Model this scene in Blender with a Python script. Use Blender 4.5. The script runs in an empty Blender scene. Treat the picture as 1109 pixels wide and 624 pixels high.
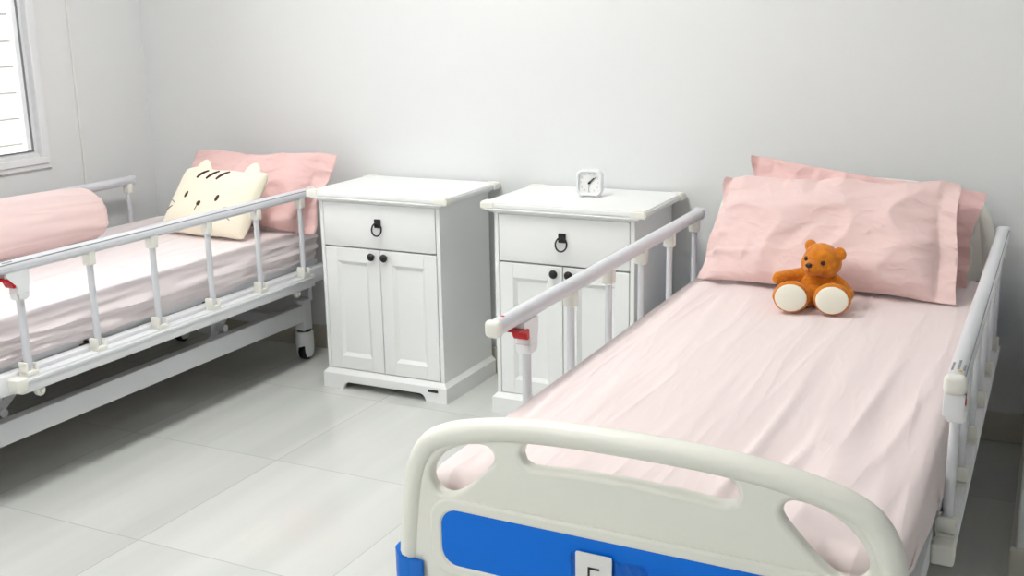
import bpy, bmesh, math, random
from mathutils import Vector, Matrix, noise
R = math.radians
scene = bpy.context.scene
COL = scene.collection
random.seed(7)

# ---------------------------------------------------------------- materials
def lin(c):
    c = c / 255.0
    return c / 12.92 if c <= 0.04045 else ((c + 0.055) / 1.055) ** 2.4
def rgb(r, g, b): return (lin(r), lin(g), lin(b), 1.0)

def mat(name, col, rough=0.5, metal=0.0, bump=None, sheen=0.0, coat=0.0, mapping=(1, 1, 1), vary=None, spec=0.5, sss=0.0):
    m = bpy.data.materials.new(name); m.use_nodes = True
    nt = m.node_tree; b = nt.nodes['Principled BSDF']
    b.inputs['Base Color'].default_value = col
    b.inputs['Roughness'].default_value = rough
    b.inputs['Metallic'].default_value = metal
    b.inputs['Specular IOR Level'].default_value = spec
    b.inputs['Sheen Weight'].default_value = sheen
    b.inputs['Coat Weight'].default_value = coat
    if sss:
        b.inputs['Subsurface Weight'].default_value = sss
        b.inputs['Subsurface Radius'].default_value = (0.02, 0.01, 0.008)
        b.inputs['Subsurface Scale'].default_value = 0.5
    if bump or vary:
        tc = nt.nodes.new('ShaderNodeTexCoord'); mp = nt.nodes.new('ShaderNodeMapping')
        mp.inputs['Scale'].default_value = mapping
        nt.links.new(tc.outputs['Object'], mp.inputs['Vector'])
    if bump:
        n = nt.nodes.new('ShaderNodeTexNoise'); n.inputs['Scale'].default_value = bump[0]; n.inputs['Detail'].default_value = 5
        bp = nt.nodes.new('ShaderNodeBump'); bp.inputs['Strength'].default_value = bump[1]; bp.inputs['Distance'].default_value = bump[2] if len(bump) > 2 else 0.002
        nt.links.new(mp.outputs['Vector'], n.inputs['Vector']); nt.links.new(n.outputs['Fac'], bp.inputs['Height'])
        nt.links.new(bp.outputs['Normal'], b.inputs['Normal'])
    if vary:
        n2 = nt.nodes.new('ShaderNodeTexNoise'); n2.inputs['Scale'].default_value = vary[0]; n2.inputs['Detail'].default_value = 4
        rp = nt.nodes.new('ShaderNodeValToRGB'); rp.color_ramp.elements[0].position = 0.35; rp.color_ramp.elements[1].position = 0.65
        rp.color_ramp.elements[0].color = col; rp.color_ramp.elements[1].color = vary[1]
        nt.links.new(mp.outputs['Vector'], n2.inputs['Vector']); nt.links.new(n2.outputs['Fac'], rp.inputs['Fac'])
        nt.links.new(rp.outputs['Color'], b.inputs['Base Color'])
    return m

M = {}
M['wall'] = mat('wall_paint', rgb(227, 229, 229), 0.75, bump=(160, 0.06, 0.001))
M['ceiling'] = mat('ceiling_paint', rgb(240, 240, 238), 0.9, bump=(120, 0.05, 0.001))
M['skirting'] = mat('skirting_tile', rgb(208, 204, 192), 0.3, vary=(3, rgb(198, 194, 182)))
M['lacquer'] = mat('white_lacquer', rgb(241, 243, 242), 0.32, bump=(35, 0.03, 0.001))
M['guard'] = mat('cream_corner_guard', rgb(243, 242, 234), 0.35, bump=(60, 0.02))
M['black'] = mat('black_iron', rgb(20, 20, 22), 0.38, bump=(90, 0.08))
M['plate'] = mat('dark_plate', rgb(60, 62, 62), 0.35, metal=0.4, bump=(300, 0.2))
M['steel'] = mat('white_powder_coat', rgb(232, 234, 237), 0.35, bump=(220, 0.05, 0.0005))
M['alu'] = mat('white_aluminium', rgb(222, 224, 229), 0.3, metal=0.15, bump=(180, 0.03, 0.0005))
M['plastic'] = mat('cream_plastic', rgb(241, 240, 232), 0.38, bump=(90, 0.03, 0.0006))
M['whiteplastic'] = mat('white_plastic', rgb(240, 242, 244), 0.35, bump=(120, 0.02))
M['board'] = mat('cream_moulded_plastic', rgb(241, 241, 232), 0.36, bump=(140, 0.04, 0.0006), sss=0.0)
M['blue'] = mat('blue_plastic', rgb(0, 118, 232), 0.45, bump=(150, 0.04, 0.0005), spec=0.25)
M['bumper'] = mat('blue_rubber', rgb(28, 114, 212), 0.42, bump=(150, 0.05, 0.0005), spec=0.3)
M['red'] = mat('red_plastic', rgb(196, 14, 26), 0.35, bump=(80, 0.03))
M['wheel'] = mat('black_rubber', rgb(18, 18, 20), 0.5, bump=(60, 0.1))
M['ink'] = mat('dark_ink', rgb(40, 40, 44), 0.6, bump=(60, 0.02))
M['greyink'] = mat('grey_ink', rgb(150, 152, 154), 0.6, bump=(60, 0.02))
M['paleink'] = mat('pale_grey_ink', rgb(178, 180, 182), 0.6, bump=(60, 0.02))
M['yellow'] = mat('yellow_sticker', rgb(225, 190, 60), 0.5, bump=(60, 0.02))
M['card'] = mat('white_card', rgb(240, 240, 240), 0.5, bump=(50, 0.03))
M['sheet'] = mat('pink_sheet', rgb(240, 225, 224), 0.72, bump=(9, 0.22, 0.012), sheen=0.15, mapping=(2.2, 0.55, 1.5))
M['sheet_lit'] = mat('window_lit_pink_sheet', rgb(241, 231, 232), 0.72, bump=(9, 0.22, 0.012), sheen=0.15, mapping=(2.2, 0.6, 2.4))  # pink sheet made paler: window light put into the colour
M['pillow'] = mat('pink_pillowcase', rgb(237, 208, 204), 0.75, bump=(13, 0.3, 0.010), sheen=0.15, mapping=(1, 1, 1.4))
M['pillow_deep'] = mat('rose_pillowcase', rgb(237, 198, 195), 0.75, bump=(13, 0.3, 0.010), sheen=0.15, mapping=(1, 1, 1.4))
M['shadeboard'] = mat('brown_shade_board', rgb(112, 86, 62), 0.6, bump=(30, 0.1), mapping=(8, 1, 1))
M['bolster'] = mat('pink_bolster_cover', rgb(239, 214, 211), 0.75, sheen=0.15)
M['foam'] = mat('mattress_ticking', rgb(226, 222, 222), 0.8, bump=(60, 0.1))
M['cat'] = mat('cream_plush', rgb(250, 242, 220), 0.85, bump=(420, 0.15, 0.001), sheen=0.3)
M['brown'] = mat('brown_embroidery', rgb(66, 36, 34), 0.7, bump=(400, 0.2))
M['greybrown'] = mat('grey_brown_embroidery', rgb(122, 108, 104), 0.7, bump=(400, 0.2))
M['fur'] = mat('orange_brown_plush', rgb(224, 138, 18), 0.9, bump=(260, 0.7, 0.003), sheen=0.25, vary=(60, rgb(206, 114, 10)))
M['sole'] = mat('white_plush', rgb(246, 244, 228), 0.9, bump=(300, 0.4, 0.002), sheen=0.3)
M['nose'] = mat('dark_bead', rgb(48, 24, 16), 0.25, bump=(60, 0.05))
M['muzzle'] = mat('amber_plush', rgb(216, 130, 24), 0.9, bump=(280, 0.6, 0.003), sheen=0.25)
M['cable'] = mat('white_conduit', rgb(228, 228, 226), 0.5, bump=(60, 0.02))
M['winframe'] = mat('white_window_frame', rgb(232, 234, 236), 0.35, bump=(90, 0.02))
M['gasket'] = mat('grey_gasket', rgb(120, 124, 128), 0.6, bump=(60, 0.05))
M['siding'] = mat('painted_siding', rgb(243, 242, 234), 0.7, bump=(12, 0.05), mapping=(1, 0.2, 3))

def cloth(m, layers):
    """fine creases: ridged noise in stretched directions, chained as bump."""
    nt = m.node_tree; b = nt.nodes['Principled BSDF']; tc = nt.nodes.new('ShaderNodeTexCoord'); last = None
    for (rot, sc, dist, st) in layers:
        mp = nt.nodes.new('ShaderNodeMapping'); mp.inputs['Rotation'].default_value = rot; mp.inputs['Scale'].default_value = sc
        n = nt.nodes.new('ShaderNodeTexNoise'); n.inputs['Scale'].default_value = 1; n.inputs['Detail'].default_value = 1.5; n.inputs['Distortion'].default_value = .25
        a = nt.nodes.new('ShaderNodeMath'); a.operation = 'SUBTRACT'; a.inputs[1].default_value = .5
        c = nt.nodes.new('ShaderNodeMath'); c.operation = 'ABSOLUTE'
        d = nt.nodes.new('ShaderNodeMath'); d.operation = 'SMOOTH_MIN'; d.inputs[1].default_value = .12; d.inputs[2].default_value = .08
        bp = nt.nodes.new('ShaderNodeBump'); bp.inputs['Strength'].default_value = st; bp.inputs['Distance'].default_value = dist; bp.invert = True
        L = nt.links; L.new(tc.outputs['Object'], mp.inputs['Vector']); L.new(mp.outputs['Vector'], n.inputs['Vector']); L.new(n.outputs['Fac'], a.inputs[0]); L.new(a.outputs[0], c.inputs[0]); L.new(c.outputs[0], d.inputs[0]); L.new(d.outputs[0], bp.inputs['Height'])
        if last: L.new(last, bp.inputs['Normal'])
        last = bp.outputs['Normal']
    nt.links.new(last, b.inputs['Normal'])
cloth(M['sheet'], [((0, 0, .10), (10, 1.0, 3), .05, .5), ((0, 0, -.22), (7, 1.2, 3), .04, .3), ((0, 0, .3), (26, 4, 8), .010, .4)])
cloth(M['sheet_lit'], [((0, 0, .1), (9, 1.2, 14), .06, .5), ((0, .3, -.4), (14, 2.5, 22), .025, .5)])
cloth(M['bolster'], [((0, 0, .15), (12, 1.3, 12), .06, .55), ((.3, 0, 0), (8, 2.2, 8), .03, .4)])
for k_ in ('pillow', 'pillow_deep'):
    cloth(M[k_], [((0, .5, 0), (4.5, 4, 9), .07, .6), ((0, -.7, 0), (5, 5, 12), .05, .5), ((0, .2, 0), (14, 9, 22), .018, .5)])

def mat_floor():
    m = bpy.data.materials.new('polished_floor_tiles'); m.use_nodes = True
    nt = m.node_tree; L = nt.links; b = nt.nodes['Principled BSDF']
    tc = nt.nodes.new('ShaderNodeTexCoord'); sp = nt.nodes.new('ShaderNodeSeparateXYZ'); L.new(tc.outputs['Object'], sp.inputs[0])
    def math_(op, a, v=None):
        n = nt.nodes.new('ShaderNodeMath'); n.operation = op
        for i, q in enumerate((a, v)):
            if q is None: continue
            if isinstance(q, (int, float)): n.inputs[i].default_value = q
            else: L.new(q, n.inputs[i])
        return n.outputs[0]
    T = 0.6095
    ux = math_('DIVIDE', math_('ADD', sp.outputs[0], 0.5787), T); uy = math_('DIVIDE', math_('ADD', sp.outputs[1], 1.71), T)
    def line(u):
        f = math_('FRACT', u); return math_('GREATER_THAN', math_('ABSOLUTE', math_('SUBTRACT', f, 0.5)), 0.4973)
    grout = math_('MAXIMUM', line(ux), line(uy))
    ix = math_('FLOOR', ux); iy = math_('FLOOR', uy)
    cb = nt.nodes.new('ShaderNodeCombineXYZ'); L.new(ix, cb.inputs[0]); L.new(iy, cb.inputs[1])
    wn = nt.nodes.new('ShaderNodeTexWhiteNoise'); L.new(cb.outputs[0], wn.inputs['Vector'])
    # bands along y, shifted in each tile
    cv = nt.nodes.new('ShaderNodeCombineXYZ')
    L.new(math_('ADD', math_('MULTIPLY', sp.outputs[0], 6.0), math_('MULTIPLY', wn.outputs['Value'], 40.0)), cv.inputs[0])
    L.new(math_('MULTIPLY', sp.outputs[1], 0.35), cv.inputs[1])
    nz = nt.nodes.new('ShaderNodeTexNoise'); nz.inputs['Scale'].default_value = 1.0; nz.inputs['Detail'].default_value = 4; L.new(cv.outputs[0], nz.inputs['Vector'])
    rp = nt.nodes.new('ShaderNodeValToRGB')
    rp.color_ramp.elements[0].position = 0.36; rp.color_ramp.elements[0].color = rgb(207, 210, 206)
    rp.color_ramp.elements[1].position = 0.64; rp.color_ramp.elements[1].color = rgb(218, 220, 216)
    L.new(nz.outputs['Fac'], rp.inputs['Fac'])
    mx = nt.nodes.new('ShaderNodeMix'); mx.data_type = 'RGBA'; L.new(grout, mx.inputs['Factor']); L.new(rp.outputs['Color'], mx.inputs['A']); mx.inputs['B'].default_value = rgb(186, 189, 186)
    L.new(mx.outputs['Result'], b.inputs['Base Color'])
    b.inputs['Roughness'].default_value = 0.09; b.inputs['Specular IOR Level'].default_value = 0.5
    return m
M['floor'] = mat_floor()

def mat_glass(name, tint=(1, 1, 1, 1), gl=0.06):
    m = bpy.data.materials.new(name); m.use_nodes = True; nt = m.node_tree; nt.nodes.remove(nt.nodes['Principled BSDF'])
    t = nt.nodes.new('ShaderNodeBsdfTransparent'); t.inputs[0].default_value = tint
    g = nt.nodes.new('ShaderNodeBsdfGlossy'); g.inputs['Roughness'].default_value = 0.02
    fr = nt.nodes.new('ShaderNodeLayerWeight'); fr.inputs['Blend'].default_value = gl * 3
    mx = nt.nodes.new('ShaderNodeMixShader'); out = nt.nodes['Material Output']
    nt.links.new(fr.outputs['Fresnel'], mx.inputs[0]); nt.links.new(t.outputs[0], mx.inputs[1]); nt.links.new(g.outputs[0], mx.inputs[2]); nt.links.new(mx.outputs[0], out.inputs[0])
    return m
M['glass'] = mat_glass('window_glass')
M['acrylic'] = mat_glass('clear_acrylic', (1, 1, 1, 1), 0.05)
def mat_emit(name, col, s):
    m = bpy.data.materials.new(name); m.use_nodes = True; nt = m.node_tree; nt.nodes.remove(nt.nodes['Principled BSDF'])
    e = nt.nodes.new('ShaderNodeEmission'); e.inputs[0].default_value = col; e.inputs[1].default_value = s
    nt.links.new(e.outputs[0], nt.nodes['Material Output'].inputs[0]); return m
LAMP = 22.0
M['lamp'] = mat_emit('lamp_diffuser', (1.0, 0.985, 0.96, 1), LAMP)

# ---------------------------------------------------------------- object helpers
WL = {}                                                     # world location of every object's origin
def link(name, me, m, parent=None, loc=None, sharp=35):
    """me is in world coordinates; its origin is moved to loc (or the parent's origin)."""
    if parent is not None: loc = WL[parent.name]
    elif loc is None:
        xs = [v.co for v in me.vertices]
        loc = Vector(((min(c.x for c in xs) + max(c.x for c in xs)) / 2, (min(c.y for c in xs) + max(c.y for c in xs)) / 2, min(c.z for c in xs)))
    loc = Vector(loc)
    me.transform(Matrix.Translation(-loc))
    for p in me.polygons: p.use_smooth = True
    me.set_sharp_from_angle(angle=R(sharp))
    me.name = name; me.materials.clear(); me.materials.append(m)
    o = bpy.data.objects.new(name, me); COL.objects.link(o)
    if parent is not None: o.parent = parent
    else: o.location = loc
    WL[o.name] = loc
    return o
def obj(name, bm, m, parent=None, loc=None, sharp=35):
    bmesh.ops.recalc_face_normals(bm, faces=bm.faces[:])
    me = bpy.data.meshes.new(name); bm.to_mesh(me); bm.free()
    return link(name, me, m, parent, loc, sharp)
def tag(o, label=None, cat=None, group=None, kind=None):
    if label: o['label'] = label
    if cat: o['category'] = cat
    if group: o['group'] = group
    if kind: o['kind'] = kind
    return o
def thing(name, loc, label, cat, group=None):
    o = bpy.data.objects.new(name, None); COL.objects.link(o); o.location = loc; o.empty_display_size = 0.1
    WL[o.name] = Vector(loc); return tag(o, label, cat, group)
def copy_thing(o, dloc, label):
    r = o.copy(); COL.objects.link(r); r.location = o.location + Vector(dloc); r['label'] = label
    for ch in list(o.children):
        c = ch.copy(); COL.objects.link(c); c.parent = r
        for g in list(ch.children):
            d = g.copy(); COL.objects.link(d); d.parent = c
    return r

def nbm(): return bmesh.new()
def box(bm, x0, x1, y0, y1, z0, z1, bev=0.0, seg=2, rot=None):
    t = bmesh.new()
    bmesh.ops.create_cube(t, size=1)
    for v in t.verts:
        v.co = Vector((x0 + (v.co.x + .5) * (x1 - x0), y0 + (v.co.y + .5) * (y1 - y0), z0 + (v.co.z + .5) * (z1 - z0)))
    if bev: bmesh.ops.bevel(t, geom=t.edges[:] + t.verts[:], offset=bev, segments=seg, profile=0.5, affect='EDGES', clamp_overlap=True)
    if rot is not None: bmesh.ops.transform(t, matrix=rot, verts=t.verts)
    merge(bm, t)
def merge(bm, t):
    me = bpy.data.meshes.new('tmp'); t.to_mesh(me); t.free(); bm.from_mesh(me); bpy.data.meshes.remove(me)
def tube(bm, pts, r, n=14, cap=True, ell=(1, 1), up=Vector((0, 0, 1))):
    """swept tube; r number or list; ell scales the two cross directions."""
    pts = [Vector(p) for p in pts]; rings = []
    for i, p in enumerate(pts):
        d = (pts[min(i + 1, len(pts) - 1)] - pts[max(i - 1, 0)]).normalized()
        a = d.cross(up)
        if a.length < 1e-4: a = d.cross(Vector((1, 0, 0)))
        a.normalize(); b = a.cross(d).normalized()
        rr = r[i] if isinstance(r, (list, tuple)) else r
        rings.append([bm.verts.new(p + a * (math.cos(2 * math.pi * k / n) * rr * ell[0]) + b * (math.sin(2 * math.pi * k / n) * rr * ell[1])) for k in range(n)])
    for A, B in zip(rings, rings[1:]):
        for k in range(n): bm.faces.new((A[k], A[(k + 1) % n], B[(k + 1) % n], B[k]))
    if cap: bm.faces.new(rings[0][::-1]); bm.faces.new(rings[-1])
def ball(bm, c, r, seg=20, rings=14, rot=None):
    t = bmesh.new(); bmesh.ops.create_uvsphere(t, u_segments=seg, v_segments=rings, radius=1)
    rr = r if isinstance(r, (list, tuple)) else (r, r, r)
    mt = Matrix.Translation(Vector(c)) @ (rot or Matrix()) @ Matrix.Diagonal((*rr, 1))
    bmesh.ops.transform(t, matrix=mt, verts=t.verts); merge(bm, t)
def cyl(bm, p0, p1, r0, r1=None, n=20): tube(bm, [p0, p1], [r0, r0 if r1 is None else r1], n)
def prism(bm, poly, fn):
    """poly: 2-D points; fn(point, 0|1) -> 3-D of the two caps."""
    a = [bm.verts.new(fn(p, 0)) for p in poly]; b = [bm.verts.new(fn(p, 1)) for p in poly]
    bm.faces.new(a); bm.faces.new(b[::-1])
    for i in range(len(poly)):
        j = (i + 1) % len(poly); bm.faces.new((a[i], b[i], b[j], a[j]))
def rrect(w, h, r, n=6, cx=0, cy=0):
    out = []
    for (sx, sy, a0) in ((1, 1, 0), (-1, 1, 90), (-1, -1, 180), (1, -1, 270)):
        for k in range(n + 1):
            a = R(a0 + 90 * k / n); out.append((cx + sx * (w / 2 - r) + r * math.cos(a), cy + sy * (h / 2 - r) + r * math.sin(a)))
    return out
def catmull(P, n=8, closed=True):
    out = []; N = len(P)
    for i in range(N if closed else N - 1):
        if closed: p0, p1, p2, p3 = (Vector(P[(i + k - 1) % N]) for k in range(4))
        else: p0, p1, p2, p3 = (Vector(P[min(max(i + k - 1, 0), N - 1)]) for k in range(4))
        for k in range(n):
            t = k / n
            out.append(tuple(0.5 * ((2 * p1) + (p2 - p0) * t + (2 * p0 - 5 * p1 + 4 * p2 - p3) * t * t + (3 * p1 - p0 - 3 * p2 + p3) * t ** 3)))
    if not closed: out.append(tuple(P[-1]))
    return out
def plate(outline, holes, thick, bev, mtx, res=2):
    """flat board with holes and rounded edges, as a mesh; the 2-D shape lies in local XY, extruded along Z."""
    cu = bpy.data.curves.new('tmpc', 'CURVE'); cu.dimensions = '2D'; cu.fill_mode = 'BOTH'
    cu.extrude = max(thick / 2 - bev, 0); cu.bevel_depth = bev; cu.bevel_resolution = res; cu.offset = -bev
    for lp in [outline] + holes:
        s = cu.splines.new('POLY'); s.points.add(len(lp) - 1); s.use_cyclic_u = True
        for q, pt in zip(s.points, lp): q.co = (pt[0], pt[1], 0, 1)
    o = bpy.data.objects.new('tmpo', cu); COL.objects.link(o)
    dg = bpy.context.evaluated_depsgraph_get()
    me = bpy.data.meshes.new_from_object(o.evaluated_get(dg))
    bpy.data.objects.remove(o); bpy.data.curves.remove(cu)
    me.transform(mtx)
    return me
def text_mesh(s, size, mtx, thick=0.0006, align='CENTER'):
    cu = bpy.data.curves.new('tmpt', 'FONT'); cu.body = s; cu.size = size; cu.align_x = align; cu.align_y = 'CENTER'; cu.extrude = thick / 2
    o = bpy.data.objects.new('tmpo', cu); COL.objects.link(o)
    dg = bpy.context.evaluated_depsgraph_get()
    me = bpy.data.meshes.new_from_object(o.evaluated_get(dg))
    bpy.data.objects.remove(o); bpy.data.curves.remove(cu)
    me.transform(mtx); return me
def add_mesh(bm, me): bm.from_mesh(me); bpy.data.meshes.remove(me)
def XZ(x, y, z, rz=0.0):                                     # local XY -> world XZ facing -y
    return Matrix.Translation((x, y, z)) @ Matrix.Rotation(rz, 4, 'Z') @ Matrix.Rotation(R(90), 4, 'X')
def nz(x, y, z=0.0): return noise.noise(Vector((x, y, z)))
def ridge(x, y, z=0.0): return 1 - min(1, abs(nz(x, y, z)) * 2.6)
def sstep(a, b, x):
    t = min(1, max(0, (x - a) / (b - a))); return t * t * (3 - 2 * t)

# ---------------------------------------------------------------- setting
X0, X1, Y0, ZC = -2.05, 3.1, -5.3, 2.85
def struct(name, bm, m): return tag(obj(name, bm, m, loc=(0, 0, 0)), kind='structure')
bm = nbm(); box(bm, X0 - .1, X1 + .1, Y0 - .1, .1, -.1, 0); struct('floor', bm, M['floor'])
bm = nbm(); box(bm, X0 - .1, X1 + .1, Y0 - .1, .1, ZC, ZC + .1); struct('ceiling', bm, M['ceiling'])
bm = nbm(); box(bm, X0 - .1, X1 + .1, 0, .1, 0, ZC); struct('wall_back', bm, M['wall'])
bm = nbm(); box(bm, X0 - .1, X1 + .1, Y0 - .1, Y0, 0, ZC); struct('wall_front', bm, M['wall'])
bm = nbm(); box(bm, X1, X1 + .1, Y0, 0, 0, ZC); struct('wall_right', bm, M['wall'])
bm = nbm(); box(bm, 1.585, 1.72, -1.0, 0, 0, ZC, 0.004, 1); struct('wall_divider', bm, M['wall'])
WY0, WY1, WZ0, WZ1 = -2.25, -.60, .872, 2.12                 # window opening
bm = nbm()
box(bm, X0 - .1, X0, Y0, WY0, 0, ZC); box(bm, X0 - .1, X0, WY1, 0, 0, ZC)
box(bm, X0 - .1, X0, WY0, WY1, 0, WZ0); box(bm, X0 - .1, X0, WY0, WY1, WZ1, ZC)
struct('wall_left', bm, M['wall'])
def skirt(name, x0, x1, y0, y1):
    bm = nbm(); box(bm, x0, x1, y0, y1, 0.0, .1, .003, 1); struct(name, bm, M['skirting'])
skirt('baseboard_back', X0 + .012, 1.573, -.012, 0); skirt('baseboard_left', X0, X0 + .012, Y0, -.0)
skirt('baseboard_front', X0 + .012, X1, Y0, Y0 + .012)
bm = nbm(); box(bm, 1.573, 1.585, -1.0, -.012, 0, .1, .003, 1); box(bm, 1.573, 1.72, -1.012, -1.0, 0, .1, .003, 1); struct('baseboard_divider', bm, M['skirting'])

# window: casing on the wall, frame, sash, glass, gasket
def ring(bm, x0, x1, y0, y1, z0, z1, w, bev=0.003):
    box(bm, x0, x1, y0, y1, z0, z0 + w, bev, 1); box(bm, x0, x1, y0, y1, z1 - w, z1, bev, 1)
    box(bm, x0, x1, y0, y0 + w, z0 + w, z1 - w, bev, 1); box(bm, x0, x1, y1 - w, y1, z0 + w, z1 - w, bev, 1)
bm = nbm(); ring(bm, X0, X0 + .012, WY0 - .03, WY1 + .03, WZ0 - .06, WZ1 + .03, .022)
w = struct('window_1', bm, M['winframe']); WL[w.name] = Vector((0, 0, 0))
bm = nbm(); ring(bm, X0 - .085, X0 + .02, WY0 - .012, WY1 + .012, WZ0 - .04, WZ1 + .012, .028); obj('window_frame', bm, M['winframe'], w)
bm = nbm(); ring(bm, X0 - .065, X0 - .01, WY0 + .012, WY1 - .012, WZ0 - .012, WZ1 - .012, .024)
box(bm, X0 - .065, X0 - .01, -1.49, -1.43, WZ0 + .04, WZ1 - .02, .003, 1); obj('sash', bm, M['winframe'], w)
bm = nbm(); ring(bm, X0 - .012, X0 - .006, WY0 + .034, WY1 - .034, WZ0 + .010, WZ1 - .034, .006, 0); obj('gasket', bm, M['gasket'], w)
bm = nbm(); box(bm, X0 - .042, X0 - .038, WY0 + .03, WY1 - .03, WZ0 + .006, WZ1 - .03); obj('glass_pane', bm, M['glass'], w)
# cable conduit on the left wall
bm = nbm(); box(bm, X0, X0 + .010, -.405, -.391, .1, ZC, .002, 1); struct('trim_1', bm, M['cable'])
# what stands outside the window: a sunlit boarded wall with a post
bm = nbm()
for k in range(16):
    z = -.2 + k * .148
    prism(bm, [(0, z), (.022, z), (.016, z + .140), (.0, z + .140)], lambda p, s: Vector((-3.9 + p[0], -5.5 + s * 10.5, p[1])))
box(bm, -4.0, -3.9, -5.5, 5.0, -.2, 2.2)
struct('siding_outside', bm, M['siding'])
bm = nbm(); box(bm, -3.87, -3.70,   .24, .46, -.2, 2.2, .006, 1); struct('post_outside', bm, M['winframe'])
bm = nbm(); box(bm, -9, X0 - .1, -9, 9, -.3, -.2); struct('ground_outside', bm, M['skirting'])

# ceiling lamps
def ceiling_lamp(x, y, lx, ly, label):
    t = thing('ceiling_light', (x, y, ZC), label, 'ceiling light')
    bm = nbm(); ring2 = [(x - lx / 2 - .03, x + lx / 2 + .03, y - ly / 2 - .03, y - ly / 2), (x - lx / 2 - .03, x + lx / 2 + .03, y + ly / 2, y + ly / 2 + .03), (x - lx / 2 - .03, x - lx / 2, y - ly / 2, y + ly / 2), (x + lx / 2, x + lx / 2 + .03, y - ly / 2, y + ly / 2)]
    for a in ring2: box(bm, *a, ZC - .035, ZC, .003, 1)
    obj('frame', bm, M['steel'], t)
    bm = nbm(); box(bm, x - lx / 2, x + lx / 2, y - ly / 2, y + ly / 2, ZC - .025, ZC - .015); obj('diffuser', bm, M['lamp'], t)
ceiling_lamp(-.25, -1.5, .30, 1.25, 'white panel ceiling light above the space between the two beds')
ceiling_lamp(-.25, -4.4, .30, 1.25, 'white panel ceiling light nearer the front wall behind the viewer')

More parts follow.
